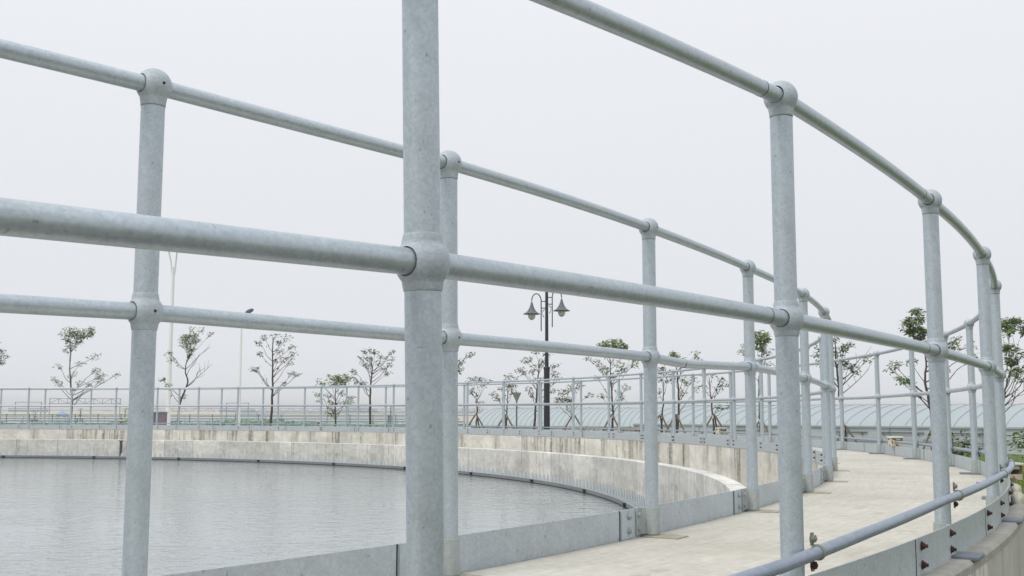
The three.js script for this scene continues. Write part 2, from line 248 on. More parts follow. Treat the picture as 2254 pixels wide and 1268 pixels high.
// ---------------------------------------------------------------- guard railings
const ev = new Evaluator(), plateGrey = new THREE.MeshStandardMaterial({ map: rep(zincTex, 3, 3), color: 0xa2a2a8, roughness: 0.8 }), mortarGrey = new THREE.MeshStandardMaterial({ map: rep(plainTex, 2, 2), color: 0xd2d0c8, roughness: 0.9 });
function ball(top, holed) {
  const R = 0.0362, pr = [[0, top ? -0.045 : -0.0375], [0.0242, top ? -0.045 : -0.0375], [0.0249, top ? -0.041 : -0.0365], [0.0255, -0.034], [0.0268, -0.0275]];
  for (let k = -42; k <= (top ? 90 : 42); k += top ? 6 : 7) pr.push([Math.max(0, R * Math.cos(k * D2R)), R * Math.sin(k * D2R)]);
  if (!top) pr.push([0.0268, 0.0275], [0.0255, 0.034], [0.0249, 0.0365], [0.0242, 0.0375], [0, 0.0375]); else pr[pr.length - 1][0] = 0;
  const b = new Brush(lathe(pr, 30)), c = new THREE.CylinderGeometry(0.0193, 0.0193, 0.2, 24); c.rotateX(Math.PI / 2);
  b.updateMatrixWorld(); const h = new Brush(c); h.updateMatrixWorld();
  const hole = new THREE.CylinderGeometry(0.0036, 0.0036, 0.016, 12); hole.rotateZ(Math.PI / 2); hole.translate(0.036, 0.0, 0); const h2 = new Brush(hole); h2.updateMatrixWorld();
  let g = ev.evaluate(b, h, SUBTRACTION); if (holed) g = ev.evaluate(g, h2, SUBTRACTION); g = g.geometry; g.clearGroups(); return g;
}
const BALLS = { inner: [ball(true, true), ball(false, true)], outer: [ball(true), ball(false)] }, RAILR = 0.01735, POSTR = 0.0239;
const poleG = lathe([[POSTR, -0.03], [POSTR, 0.3], [POSTR, 0.6], [POSTR, 0.85], [POSTR, 1.062]], 28);
const grub = new THREE.CylinderGeometry(0.0035, 0.0035, 0.004, 10); grub.rotateZ(Math.PI / 2); grub.translate(0.0278, 0, 0);
function bracketGeo(sx) {
  const mid = [[-0.0245, 0.078], [-0.0245, 0.036], [-0.016, 0.0262]]; for (let k = 118; k >= -58; k -= 11) mid.push([0.0264 * Math.cos(k * D2R), 0.0264 * Math.sin(k * D2R)]);
  const L = [], Rr = []; mid.forEach(([x, z], i) => { const a = mid[Math.max(0, i - 1)], b = mid[Math.min(mid.length - 1, i + 1)], dx = b[0] - a[0], dz = b[1] - a[1], q = Math.hypot(dx, dz); L.push(new THREE.Vector2(sx * (x - dz / q * 0.0014), -(z + dx / q * 0.0014))); Rr.push(new THREE.Vector2(sx * (x + dz / q * 0.0014), -(z - dx / q * 0.0014))); });
  const g = new THREE.ExtrudeGeometry(new THREE.Shape([...L, ...Rr.reverse()]), { depth: 0.092, bevelEnabled: true, bevelSize: 0.0008, bevelThickness: 0.0008, bevelSegments: 1 }); g.rotateX(-Math.PI / 2); g.translate(0, 0.009, 0); return toCreasedNormals(g, 0.7);
}
const hex = new THREE.CylinderGeometry(0.0095, 0.0095, 0.008, 6), shank = new THREE.CylinderGeometry(0.005, 0.005, 0.022, 8), washer = new THREE.CylinderGeometry(0.0125, 0.0125, 0.002, 14);
shank.translate(0, 0.003, 0); washer.translate(0, -0.005, 0); const boltG = merge([hex, shank, washer]); boltG.rotateZ(-Math.PI / 2); const headG = merge([hex, washer, new THREE.CylinderGeometry(0.0045, 0.0045, 0.014, 8)]); headG.rotateZ(-Math.PI / 2);   // axis +x
const basePl = (inner) => { const g = new RoundedBoxGeometry(inner ? 0.135 : 0.212, inner ? 0.005 : 0.014, inner ? 0.1 : 0.125, 2, inner ? 0.002 : 0.005); g.translate(inner ? 0.05 : 0.0, inner ? 0.002 : 0.005, 0); return g; };
function railing(name, label, o) {
  const g = thing(name, label, 'railing', CX, 0, CZ), sx = o.inner ? 1 : -1, r = rng(o.seed), bg = bracketGeo(sx), bp = basePl(o.inner), base = zincDull;
  const H = o.angles.map((a, i) => o.fix[a] ?? [1.1 + (r() - 0.5) * 0.006, 0.6265 + (r() - 0.5) * 0.006, (r() - 0.5) * 0.004]);
  o.angles.forEach((a, i) => {
    const [ht, hm, lean] = H[i], p = mesh('post', poleG, zinc, g); p.position.copy(ring(o.R, a)); p.rotation.set(lean, a * D2R, 0, 'YXZ'); p.scale.y = ht / 1.1;
    const up = (q, y) => { q.position.y = y / (ht / 1.1); q.scale.y = 1 / (ht / 1.1); return q; };
    for (const [bgm, y] of o.inner ? [[BALLS.inner[0], ht], [BALLS.inner[1], hm]] : [[BALLS.outer[0], ht], [BALLS.outer[1], hm]]) { const b = up(mesh('ball_joint', bgm, zincCast, p), y); if (!o.inner) b.rotation.y = 0; }
    if (o.inner) for (const y of [ht, hm]) up(mesh('grub_screw', grub, dark, p), y);
    mesh('toe_bracket', bg, base, p); mesh('base_plate', bp, o.inner ? mortarGrey : plateGrey, p);
    for (const y of [0.03, 0.078]) { const b = mesh('bolt', o.inner ? headG : boltG, o.inner ? zincDull : rust, p); b.position.set(0.036, y, 0.062); if (!o.inner) b.scale.x = 0.75; if (o.inner) { b.position.x = -0.0195; const n = mesh('nut', boltG, rust, p); n.position.set(-0.036, y, 0.062); n.rotation.y = Math.PI; } }
  });
  for (let i = 0; i + 1 < o.angles.length; i++) for (const [nm, k] of [['top_rail', 0], ['middle_rail', 1]]) {
    const a0 = o.angles[i], a1 = o.angles[i + 1], n = 10, pts = [], hl = (t) => H[i][k] + (H[i + 1][k] - H[i][k]) * t, off = (t) => o.R * Math.tan(0) , sag = (r() - 0.5) * 0.006;
    const kink = o.kinks?.[`${a0},${k}`];
    const yy = (t) => { let y = hl(t) + sag * 4 * t * (1 - t); if (kink) y -= kink[1] * (t < kink[0] ? t / kink[0] : (1 - t) / (1 - kink[0])); return y; };
    for (let j = 0; j <= n; j++) pts.push(ring(o.R, a0 + (a1 - a0) * j / n, yy(j / n)));
    const rail = mesh(nm, pipe(pts, RAILR, 22), zinc, g), ts = kink ? kink[0] : o.seams?.[`${a0},${k}`] ?? (Math.abs(a0) < 28 && r() < 0.4 ? 0.91 : 0);
    if (ts) { const q0 = ring(o.R, a0 + (a1 - a0) * (ts - 0.0012), yy(ts - 0.0012)), q1 = ring(o.R, a0 + (a1 - a0) * (ts + 0.0012), yy(ts + 0.0012)); mesh('weld_seam', pipe([q0, q1], RAILR + 0.0005, 18), weld, rail); }
  }
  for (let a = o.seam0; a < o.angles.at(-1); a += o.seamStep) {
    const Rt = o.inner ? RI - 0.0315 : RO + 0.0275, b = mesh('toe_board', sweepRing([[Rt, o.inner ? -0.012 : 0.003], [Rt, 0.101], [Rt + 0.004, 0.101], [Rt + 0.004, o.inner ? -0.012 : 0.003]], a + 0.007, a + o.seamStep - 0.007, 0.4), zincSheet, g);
    mesh('gap_shade', sweepRing([[Rt - 0.001, o.inner ? -0.011 : 0.004], [Rt - 0.001, 0.1], [Rt + 0.005, 0.1], [Rt + 0.005, o.inner ? -0.011 : 0.004]], a - 0.0065, a + 0.0065, 0.02), dark, b);  // near-black strip painting in the shaded gap between two boards
    const wi = 0.3; mesh('splice_plate', sweepRing(o.inner ? [[Rt + 0.0042, 0.002], [Rt + 0.0042, 0.0995], [Rt + 0.0085, 0.0995], [Rt + 0.0085, 0.002]] : [[Rt - 0.0045, 0.004], [Rt - 0.0045, 0.0995], [Rt - 0.0002, 0.0995], [Rt - 0.0002, 0.004]], a + 0.02, a + 0.02 + wi, 0.2), zincSheet, b);
    for (const y of [0.028, 0.078]) { const q = mesh('bolt', o.inner ? headG : boltG, o.inner ? zincDull : rust, b); q.position.copy(ring(Rt + (o.inner ? 0.0135 : 0.01), a + 0.2, y)); q.rotation.y = a * D2R; if (!o.inner) q.scale.x = 0.75; if (o.inner) { const n = mesh('nut', boltG, rust, b); n.position.copy(ring(Rt - 0.005, a + 0.2, y)); n.rotation.y = a * D2R + Math.PI; } }
  }
  return g;
}
const innerA = [-46.6, -42.4, -38.27, -35.17, -31.27, -27.46, -23.23, -19.65, -14.97, -10.8, -6.65, -2.5, 1.65, 5.8, 9.95, 14.11, 18.31, 22.4, 26.8, 31, 35.19, 39.48, 43.72, 47.99, 51.96, 56.09, 60.74, 65.05, 69.13, 73.34, 77.45, 81.76, 85.79, 90, 94.2];
const outerA = [-51.5, -47.3, -43.2, -38.965, -35.52, -31.42, -27.4, -23.43, -19.5, -15.59, -11.63, -7.09, -2.71, 1.62, 5.8, 9.85, 14.2, 18.42, 22.53, 26.64, 30.84, 35.24, 39.4, 43.64, 47.85, 52.09, 56.23, 60.6, 64.87, 69.07, 73.25, 77.4, 81.67, 85.87, 89.8, 94];
railing('tank_railing', 'inner galvanised ball joint railing between the walkway and the water', { inner: true, R: RI, angles: innerA, seed: 5, seam0: -31.93 - 4 * 3.815, seamStep: 3.815,
  fix: { '-42.4': [1.072, 0.612, 0], '-38.27': [1.096, 0.630, 0], '-35.17': [1.107, 0.630, 0.016], '-31.27': [1.103, 0.632, 0], '-27.46': [1.094, 0.642, 0], '-23.23': [1.1, 0.629, 0], '-19.65': [1.094, 0.609, 0] }, kinks: { '-31.27,1': [0.26, 0.012] }, seams: {} });
railing('tank_railing', 'tall outer galvanised ball joint railing nearest the camera, with rusty toe board bolts', { inner: false, R: RO, angles: outerA, seed: 8, seam0: -33.0 - 5 * 3.6, seamStep: 3.6,
  fix: { '-43.2': [1.06, 0.583, 0], '-38.965': [1.048, 0.6215, 0.03], '-35.52': [1.1055, 0.6275, 0], '-31.42': [1.098, 0.626, 0], '-27.4': [1.093, 0.6265, 0], '-23.43': [1.097, 0.635, 0] }, seams: { '-38.965,0': 0.905, '-38.965,1': 0.905, '-35.52,0': 0.9, '-35.52,1': 0.87, '-31.42,0': 0.9 } });

// conduit strapped to the outside of the outer posts
{
  const t = ringGroup('conduit_pipe', 'thin grey conduit pipe strapped low along the outside of the outer railing', 'pipe');
  const ys = [[-60, 0.09], [-38, 0.125], [-36, 0.139], [-34.5, 0.158], [-32, 0.182], [-28, 0.19], [-20, 0.175], [-12, 0.148], [-2, 0.142], [20, 0.142], [130, 0.145]];
  const yAt = (a) => { let i = 0; while (a > ys[i + 1][0]) i++; const f = (a - ys[i][0]) / (ys[i + 1][0] - ys[i][0]); return ys[i][1] + (ys[i + 1][1] - ys[i][1]) * f; };
  const pts = []; for (let a = -52; a <= 94; a += 0.5) pts.push(ring(RO + 0.0415, a, yAt(a)));
  mesh('tube', pipe(pts, 0.0134, 18), conduitMat, t);
  const strapM = new THREE.MeshStandardMaterial({ map: rep(zincTex, 3, 3), color: 0xc2baa6, roughness: 0.7, metalness: 0.15 });
  const torus = new THREE.TorusGeometry(0.0144, 0.0026, 8, 22); torus.scale(1, 1, 2.4);
  const strapG = merge([torus, box(0.004, 0.026, 0.012, -0.012, 0.026, 0), box(0.004, 0.026, 0.012, -0.012, -0.026, 0)]);
  for (const a of outerA) {
    const s = mesh('pipe_strap', strapG, strapM, t), aa = a + 0.105; s.position.copy(ring(RO + 0.0415, aa, yAt(aa))); s.rotation.y = aa * D2R;
    for (const y of [0.027, -0.027]) { const b = mesh('bolt', headG, y > 0 ? strapM : rust, s); b.position.set(-0.008, y, 0); b.scale.setScalar(0.9); }
  }
}
// weathered metal boxes on the conduit
{
  const bt = dataTex(128, 128, (u, v) => { const k = nA(u, v), q = k > 0.5 ? 1 : 0, e = nB(u, v); return q ? [120 + 40 * e, 84 + 26 * e, 58 + 20 * e] : [206 - 26 * e, 202 - 26 * e, 188 - 30 * e]; });
  const bm = new THREE.MeshStandardMaterial({ map: rep(bt, 3, 3), roughness: 0.8 }), lidM = new THREE.MeshStandardMaterial({ color: 0xd9d8d0, roughness: 0.6 });
  const labels = ['rusty white metal box with a white lid beside the lawn at the right edge', 'small rusty white box on the conduit behind the walkway curve', 'small pale box on the far conduit between the middle distance posts', 'cream box on the far conduit near the small bushy tree', 'small pinkish box on the far conduit close to the left inner post'];
  [[3.27, -7.4, 0.055, 1.0, 0.3], [4.06, -11.87, 0.142, 0.92, 0.1], [3.43, -18.35, 0.15, 1, 0.4], [-5.08, -29.46, 0.17, 1, 0.2], [-11.04, -31.66, 0.17, 1, 0.0]].forEach(([x, z, y, s, turn], i) => {
    const t = thing('junction_box', labels[i], 'metal box', x, y, z, turn, 'boxes along the conduit'); t.scale.setScalar(s);
    const w = 0.13, h = 0.09, d = 0.1, e = 0.006;
    mesh('body', merge([box(w, e, d, 0, -h / 2, 0), box(e, h - e, d, -w / 2 + e / 2, 0, 0), box(e, h - e, d, w / 2 - e / 2, 0, 0), box(w - 2 * e, h - e, e, 0, 0, -d / 2 + e), box(w - 2 * e, 0.022, e, 0, h / 2 - 0.014, d / 2 - e), box(w - 2 * e, 0.03, e, 0, -h / 2 + 0.018, d / 2 - e), box(0.03, h - 0.056, e, -w / 2 + 0.024, 0.004, d / 2 - e)]), bm, t);
    mesh('lid', new RoundedBoxGeometry(w + 0.02, 0.016, d + 0.02, 2, 0.004).translate(0, h / 2 + 0.008, 0), lidM, t);
    mesh('fitting', merge([new THREE.CylinderGeometry(0.018, 0.026, 0.06, 12).translate(0.01, -0.005, 0), box(0.05, 0.012, 0.03, 0.01, -0.03, 0.0)]), rust, t);
    const gy = -0.42 - y; mesh('leg', pipe([V(0.03, gy / s, 0.0), V(0.03, -h / 2, 0)], 0.012, 8), lidM, t);
  });
}

// ---------------------------------------------------------------- street lamps and other things beyond the tank
const blackPaint = new THREE.MeshStandardMaterial({ color: 0x20222e, roughness: 0.5, metalness: 0.1 });
const greyPaint = new THREE.MeshStandardMaterial({ color: 0x5b6068, roughness: 0.55, metalness: 0.1 });
const whitePaint = new THREE.MeshStandardMaterial({ color: 0xd4d7d8, roughness: 0.6 });
const frosted = new THREE.MeshStandardMaterial({ color: 0xc9cac8, roughness: 0.35 });
{
  const t = thing('street_lamp', 'black ornamental street lamp with two bell shaped shades beyond the railing', 'street lamp', 1.13, -0.4, -36);
  mesh('pedestal', lathe([[0.0, 0], [0.125, 0], [0.125, 0.12], [0.1, 0.15], [0.095, 2.25], [0.11, 2.28], [0.11, 2.33], [0.06, 2.36], [0, 2.37]], 20), blackPaint, t);
  mesh('pole', lathe([[0.062, 2.33], [0.055, 3.2], [0.048, 4.9], [0.0, 4.95]], 16), blackPaint, t);
  const shade = lathe([[0.014, 0.40], [0.03, 0.36], [0.05, 0.28], [0.085, 0.18], [0.15, 0.08], [0.215, 0.025], [0.275, 0.0], [0.278, -0.014], [0.2, 0.002], [0.12, 0.02]], 24);
  for (const [sx, y, z] of [[-1, 4.05, 0.15], [1, 4.18, -0.1]]) {
    const pts = []; for (let k = 0; k <= 14; k++) { const f = k / 14 * Math.PI; pts.push(V(sx * (0.18 + 0.155 * (1 - Math.cos(f))), y + 0.42 + 0.24 * Math.sin(f), z * k / 14)); }
    pts.unshift(V(sx * 0.18, y - 0.55, 0));
    const arm = mesh('arm', merge([pipe(pts, 0.017, 8), bar(V(0, y + 0.2, 0), V(sx * 0.19, y + 0.2, 0), 0.016, 8), bar(V(0, y + 0.42, 0), V(sx * 0.19, y + 0.42, 0), 0.014, 8)]), blackPaint, t);
    const cur = []; for (let k = 0; k <= 26; k++) { const f = k / 26 * 4 * Math.PI; cur.push(V(sx * (0.105 + (0.055 - 0.0016 * k) * Math.cos(f)), y + 0.08 + 0.1 * Math.sin(f * 0.5) - k * 0.004, 0)); } mesh('scroll', pipe(cur, 0.007, 5), greyPaint, arm);
    const s = mesh('lamp_shade', shade, greyPaint, t); s.position.set(sx * 0.49, y, z);
    const gl = mesh('globe', new THREE.SphereGeometry(0.12, 20, 14).scale(1, 1.2, 1), frosted, s); gl.position.y = -0.06;
  }
  const c = thing('garden_lamp', 'small grey garden lamp with a funnel shaped top left of the street lamp', 'garden lamp', 0.22, -0.42, -50);
  mesh('pole', pipe([V(0, 0, 0), V(0, 1.45, 0)], 0.035, 10), greyPaint, c);
  mesh('funnel_head', lathe([[0.03, 1.36], [0.06, 1.45], [0.19, 1.73], [0.2, 1.76], [0.19, 1.77], [0.05, 1.5]], 18), new THREE.MeshStandardMaterial({ color: 0x9a9c9a, roughness: 0.5, side: THREE.DoubleSide }), c);
  mesh('cap', new THREE.CylinderGeometry(0.21, 0.2, 0.02, 18).translate(0, 1.785, 0), greyPaint, c);
  const a = thing('lamp_post', 'tall white tapered lamp post with curved arms behind the left inner post', 'lamp post', -21.5, -2, -70);
  mesh('pole', lathe([[0.0, 0], [0.3, 0], [0.3, 0.1], [0.17, 0.14], [0.15, 3], [0.09, 11.6], [0.0, 11.7]], 14), whitePaint, a);
  for (const s of [-1, 1]) mesh('arm', pipe([V(0.0, 10.9, 0), V(s * 0.10, 11.4, 0), V(s * 0.16, 12.0, 0.05), V(s * 0.26, 12.6, 0.2), V(s * 0.4, 12.9, 0.7)], [0.06, 0.06, 0.05, 0.05, 0.04], 8), whitePaint, a);
  mesh('lamp_head', merge([-1, 1].map((s) => new RoundedBoxGeometry(0.3, 0.14, 0.8, 2, 0.06).translate(s * 0.45, 12.92, 1.0))), greyPaint, a);
  const b = thing('lamp_post', 'slim white lamp post with one dark tilted lantern on top', 'lamp post', -21.96, -2, -90);
  mesh('pole', lathe([[0.0, 0], [0.28, 0], [0.28, 0.1], [0.15, 0.14], [0.14, 3], [0.075, 10.5], [0, 10.55]], 14), whitePaint, b);
  const h = mesh('lantern', new THREE.SphereGeometry(0.4, 16, 10).scale(0.95, 0.42, 0.5), new THREE.MeshStandardMaterial({ color: 0x3c4268, roughness: 0.5 }), b); h.position.set(0.62, 10.68, 0); h.rotation.z = 0.45;
  mesh('arm', bar(V(0, 10.4, 0), V(0.5, 10.6, 0), 0.05, 8), whitePaint, b);
}

// polytunnel greenhouses
function greenhouse(label, cx, cz, deg, len, w, wall, rise, step, tint) {
  const pf = 0.78;
  const t = thing('greenhouse', label, 'greenhouse', cx, -2, cz, -deg * D2R, 'polytunnels on the right');  // local +x runs along the ridge, +z is the near side
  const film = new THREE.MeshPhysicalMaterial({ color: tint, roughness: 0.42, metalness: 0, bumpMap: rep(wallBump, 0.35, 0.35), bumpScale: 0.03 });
  const frame = new THREE.MeshStandardMaterial({ color: 0x8b959a, roughness: 0.6 }), tubeM = new THREE.MeshStandardMaterial({ color: 0x4c5256, roughness: 0.7 });
  const arch = (k, o = 0) => { const f = k * Math.PI; const q = Math.max(-1, Math.min(1, -0.3 * Math.cos(f) + 0.7 * (2 * k - 1))); return [q * (w + o), wall + Math.pow(1 - q * q, pf) * (rise + o)]; };
  const n = Math.round(len / 0.45), m = 22, pos = [], uv = [], idx = [], rn = rng(Math.round(len * 7 + w));
  for (let i = 0; i <= n; i++) for (let k = 0; k <= m; k++) { const x = i / n * len, ph = (x / step) % 1, dip = -0.035 * Math.sin(Math.PI * ph) * Math.sin(k / m * Math.PI), [z, y] = arch(k / m, dip); pos.push(x, y, -z); uv.push(x, k / m * 8); if (i && k) { const a = (i - 1) * (m + 1) + k - 1, b = a + m + 1; idx.push(a, a + 1, b, b, a + 1, b + 1); } }
  const g = new THREE.BufferGeometry(); g.setAttribute('position', new THREE.Float32BufferAttribute(pos, 3)); g.setAttribute('uv', new THREE.Float32BufferAttribute(uv, 2)); g.setIndex(idx); g.computeVertexNormals();
  mesh('roof_film', g, film, t); film.side = THREE.DoubleSide;
  const sh = new THREE.Shape([new THREE.Vector2(-w, 0), ...Array.from({ length: m + 1 }, (_, k) => new THREE.Vector2(...arch(k / m, -0.01))), new THREE.Vector2(w, 0)]);
  for (const x of [0.01, len - 0.03]) mesh('end_wall', new THREE.ExtrudeGeometry(sh, { depth: 0.02, bevelEnabled: false }).rotateY(Math.PI / 2).translate(x, 0, 0), film, t);
  const wg = new THREE.PlaneGeometry(len, wall, Math.round(len / 1.2), 2); { const p = wg.attributes.position; for (let i = 0; i < p.count; i++) p.setZ(i, 0.05 * (rn() - 0.5)); wg.computeVertexNormals(); }
  for (const s of [-1, 1]) {
    const sw = mesh('side_wall', merge([wg.clone().translate(len / 2, wall / 2, s * (w - 0.04))]), film, t);
    mesh('gutter', new RoundedBoxGeometry(len, 0.1, 0.14, 1, 0.02).translate(len / 2, wall, s * (w + 0.03)), frame, t);
    const l = []; for (let x = 1; x < len - 3; x += 3.1) if (rn() < 0.75) l.push(bar(V(x, wall - 0.3, s * (w + 0.06)), V(x + 2.4, wall - 0.3, s * (w + 0.06)), 0.035, 6), box(0.07, 0.16, 0.05, x + 0.2, wall - 0.36, s * (w + 0.06)), box(0.07, 0.16, 0.05, x + 2.1, wall - 0.36, s * (w + 0.06)));
    mesh('vent_roller', merge(l), tubeM, t);
    for (let x = 0.2; x < len; x += 2.4) mesh('wall_stud', bar(V(x, 0, s * (w + 0.0)), V(x, wall, s * (w + 0.0)), 0.03, 6), frame, t);
    mesh('base_rail', box(len, 0.06, 0.05, len / 2, wall * 0.6, s * (w + 0.02)), frame, t);
  }
  const rp = []; for (let k = 0; k <= 26; k++) { const [z, y] = arch(k / 26, 0.012); rp.push(V(0, y, -z)); } const rg = pipe(rp, 0.012, 4);
  for (let x = step; x < len; x += step) { const r = mesh('rib', rg, frame, t); r.position.x = x; }
}
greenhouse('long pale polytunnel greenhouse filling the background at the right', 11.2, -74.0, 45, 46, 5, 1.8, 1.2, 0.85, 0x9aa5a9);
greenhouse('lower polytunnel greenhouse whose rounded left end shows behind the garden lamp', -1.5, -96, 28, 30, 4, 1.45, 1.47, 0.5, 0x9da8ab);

// far side: fence, saplings in green frames, gantries, bank, tree line
const greenP = new THREE.MeshStandardMaterial({ color: 0x2f6b5a, roughness: 0.7 }), bluePipe = new THREE.MeshStandardMaterial({ color: 0x7f90a2, roughness: 0.7 }), steelG = new THREE.MeshStandardMaterial({ color: 0x868a98, roughness: 0.7 });
{
  const f = thing('mesh_fence', 'low green metal fence running across the field at the left', 'fence', -64, -2, -130);
  const pg = merge([box(0.07, 2.27, 0.07, 0, 1.135, 0), box(0.1, 0.05, 0.1, 0, 2.3, 0)]); for (let x = 0; x <= 62; x += 2.66) { const p = mesh('post', pg, greenP, f); p.position.x = x; }
  for (const y of [2.22, 1.2, 0.3]) mesh('rail', box(62, y > 2 ? 0.07 : 0.045, 0.04, 31, y, 0.06), greenP, f);
  const hd = thing('hedge', 'low blue green hedge along the foot of the field fence', 'hedge', 0, 0, 0); tag(hd, null, null, null, 'stuff');
  const r = rng(91), pos = [], l = []; for (let i = 0; i < 9000; i++) { const x = -66 + 60 * r(), bump = 0.5 + 0.7 * nA(x * 0.03, 0.2) + 0.9 * Math.max(0, nB(x * 0.012, 0.7) - 0.45), y = -2 + bump * 1.55 * Math.sqrt(r()), z = -112 - 3 * r(), s = 0.12 + 0.2 * r(), a = r() * 6.3, c = Math.cos(a) * s, d = Math.sin(a) * s, e = (r() - 0.5) * s; pos.push(x - c, y - e, z - d, x + c, y - e, z + d, x + e, y + s, z + e); }
  const hg = new THREE.BufferGeometry(); hg.setAttribute('position', new THREE.Float32BufferAttribute(pos, 3)); hg.computeVertexNormals();
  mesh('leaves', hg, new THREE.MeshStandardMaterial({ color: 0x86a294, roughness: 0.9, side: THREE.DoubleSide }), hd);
  const names = ['far left', 'second from the left', 'third from the left, beside the left inner post', 'right of the bent tree', 'between the two lamp post trees', 'nearest the thick outer post'];
  [[78, 1], [178, 1.06], [276, 1.1], [395, 0.95], [529, 0.9], [861, 1.3]].forEach(([px, s], i) => {
    const t = thing('plant_frame', `green sapling support frame on the field, ${names[i]}`, 'plant frame', (px - 1127) / 2446 * 0.9945 * 118, -2, -118, 0.3 * i, 'green sapling frames'); t.scale.setScalar(s);
    for (const [x, z] of [[-0.3, -0.2], [0.3, -0.2], [0.3, 0.2], [-0.3, 0.2]]) mesh('leg', bar(V(x, 0, z), V(x * 0.75, 1.75, z * 0.75), 0.04, 5), greenP, t);
    mesh('cross_bar', merge([box(0.7, 0.07, 0.05, 0, 1.7, 0.16), box(0.7, 0.07, 0.05, 0, 1.7, -0.16), box(0.6, 0.05, 0.04, 0, 0.9, 0.2)]), greenP, t);
    const st = mesh('sapling', bar(V(0, 0, 0), V(0.05, 2.5, 0), 0.035, 5), new THREE.MeshStandardMaterial({ color: 0x39483c, roughness: 0.9 }), t), lp = []; const q = rng(300 + i);
    for (let k = 0; k < 40; k++) { const x = (q() - 0.5) * 0.5, y = 1.9 + q() * 0.8, z = (q() - 0.5) * 0.4, s2 = 0.07; lp.push(x, y, z, x + s2, y + s2 * q(), z, x + s2 * 0.4, y + s2, z + s2 * 0.5); }
    const lg = new THREE.BufferGeometry(); lg.setAttribute('position', new THREE.Float32BufferAttribute(lp, 3)); lg.computeVertexNormals(); mesh('leaves', lg, new THREE.MeshStandardMaterial({ color: 0x3c6b50, roughness: 0.9, side: THREE.DoubleSide }), t);
  });
  // gantries
  function gantry(label, x0, x1, z, top, depth, truss, bays) {
    const t = thing('pipe_gantry', label, 'gantry', x0, -2, z, 0, 'pipe gantries on the plain'), w = x1 - x0, h = top + 2, th = Math.max(0.11, -z / 2446 * 1.1);
    mesh('top_chord', box(w + 0.4, th * 1.2, th * 2, w / 2, h, 0), steelG, t); mesh('bottom_chord', box(w + 0.4, th * 1.2, th * 2, w / 2, h - depth, 0), steelG, t);
    for (let i = 0; i <= bays; i++) mesh('strut', box(th, depth, th, w * i / bays, h - depth / 2, 0), steelG, t);
    if (truss) for (let i = 0; i < bays; i++) { const xa = w * i / bays, xb = w * (i + 1) / bays; mesh('brace', bar(V(xa, i % 2 ? h : h - depth, 0), V(xb, i % 2 ? h - depth : h, 0), th * 0.5, 4), steelG, t); }
    for (const x of [0, w]) mesh('leg', box(th * 1.3, h, th * 1.6, x, h / 2, 0.02), steelG, t);
    return t;
  }
  gantry('trussed steel gantry crossing behind the leftmost tree', -124.0, -105.1, -300, 4.27, 1.35, true, 8);
  for (const [lab, a, b, z, y] of [['plain pipe gantry at the far left of the plain', -146.5, -138.9, -330, 3.57], ['plain pipe gantry right of the slim white lamp post', -81.6, -75.4, -320, 3.35], ['plain pipe gantry between the small bushy tree and its right neighbour', -48.2, -41.5, -330, 3.03]]) {
    const g = gantry(lab, a, b, z, y, 0.95, false, 1); mesh('pipe_rack', merge([box(b - a + 4, 0.55, 0.6, (b - a) / 2, 2.45 + 0.6, 0), box(b - a + 4, 0.2, 0.6, (b - a) / 2, 3.7, 0)]), bluePipe, g);
  }
  const lt = thing('pipe_trestle', 'long low trussed pipe trestle along the horizon', 'trestle', -174, -2, -500), tl = [], bl = [];
  for (const y of [4.55, 3.15]) tl.push(box(186, 0.22, 0.3, 93, y, 0)); mesh('chord', merge(tl), steelG, lt);
  for (let x = 0; x < 186; x += 3) { bl.push(bar(V(x, x % 2 ? 4.55 : 3.15, 0), V(x + 3, x % 2 ? 3.15 : 4.55, 0), 0.1, 4)); if (x % 12 === 0) bl.push(box(0.3, 3.2, 0.4, x, 1.6, 0)); } tag(mesh('lattice', merge(bl), steelG, lt), null, null, null, 'stuff');
  const lp = thing('light_masts', 'row of tiny twin masts along the horizon behind the low greenhouse', 'masts'), ml = []; tag(lp, null, null, null, 'stuff');
  for (let k = 0; k < 26; k++) { const x = -30 + k * 4.6 + (k % 3), z = -560, h = 4.6 + (k % 4) * 0.35; ml.push(box(0.28, h, 0.28, x, -2 + h / 2, z)); if (k % 2) ml.push(box(1.4, 0.3, 0.28, x, -2 + h, z), box(0.28, h, 0.28, x + 1.6, -2 + h / 2, z)); } mesh('masts', merge(ml), steelG, lp);
  const run = thing('pipe_run', 'long low pipelines lying across the field behind the green fence', 'pipeline', 0, -2, 0);
  for (const [z, y, x0, x1] of [[-160, 0.9, -78, -4], [-185, 1.15, -92, -8], [-215, 1.4, -105, -10], [-250, 1.75, -120, -14]]) { mesh('pipe', pipe([V(x0, y, z), V(x1, y, z)], 0.16, 6), bluePipe, run); const l = []; for (let x = x0 + 2; x < x1; x += 9) l.push(box(0.14, y, 0.14, x, y / 2, z)); tag(mesh('pipe_support', merge(l), bluePipe, run), null, null, null, 'stuff'); }
  // beige bank and hazy tree line
  const bank = (name, x0, x1, z, h, d, color, seed) => { const p = [], ix = [], n = 160, c = fbmTile(seed, 30, 3); for (let i = 0; i <= n; i++) { const x = x0 + (x1 - x0) * i / n, e = Math.min(1, Math.min(i, n - i) / 8), hh = h * e * (0.86 + 0.28 * c(i / n, 0.3)); p.push(x, -2.2, z + d, x, -2 + hh, z + d * 0.3, x, -2 + hh, z - d * 0.3, x, -2.2, z - d); if (i) for (let k = 0; k < 3; k++) { const a = (i - 1) * 4 + k, b = a + 4; ix.push(a, b, a + 1, b, b + 1, a + 1); } } const g = new THREE.BufferGeometry(); g.setAttribute('position', new THREE.Float32BufferAttribute(p, 3)); g.setIndex(ix); g.computeVertexNormals(); return struct(mesh(name, g, new THREE.MeshStandardMaterial({ color, roughness: 1 }))); };
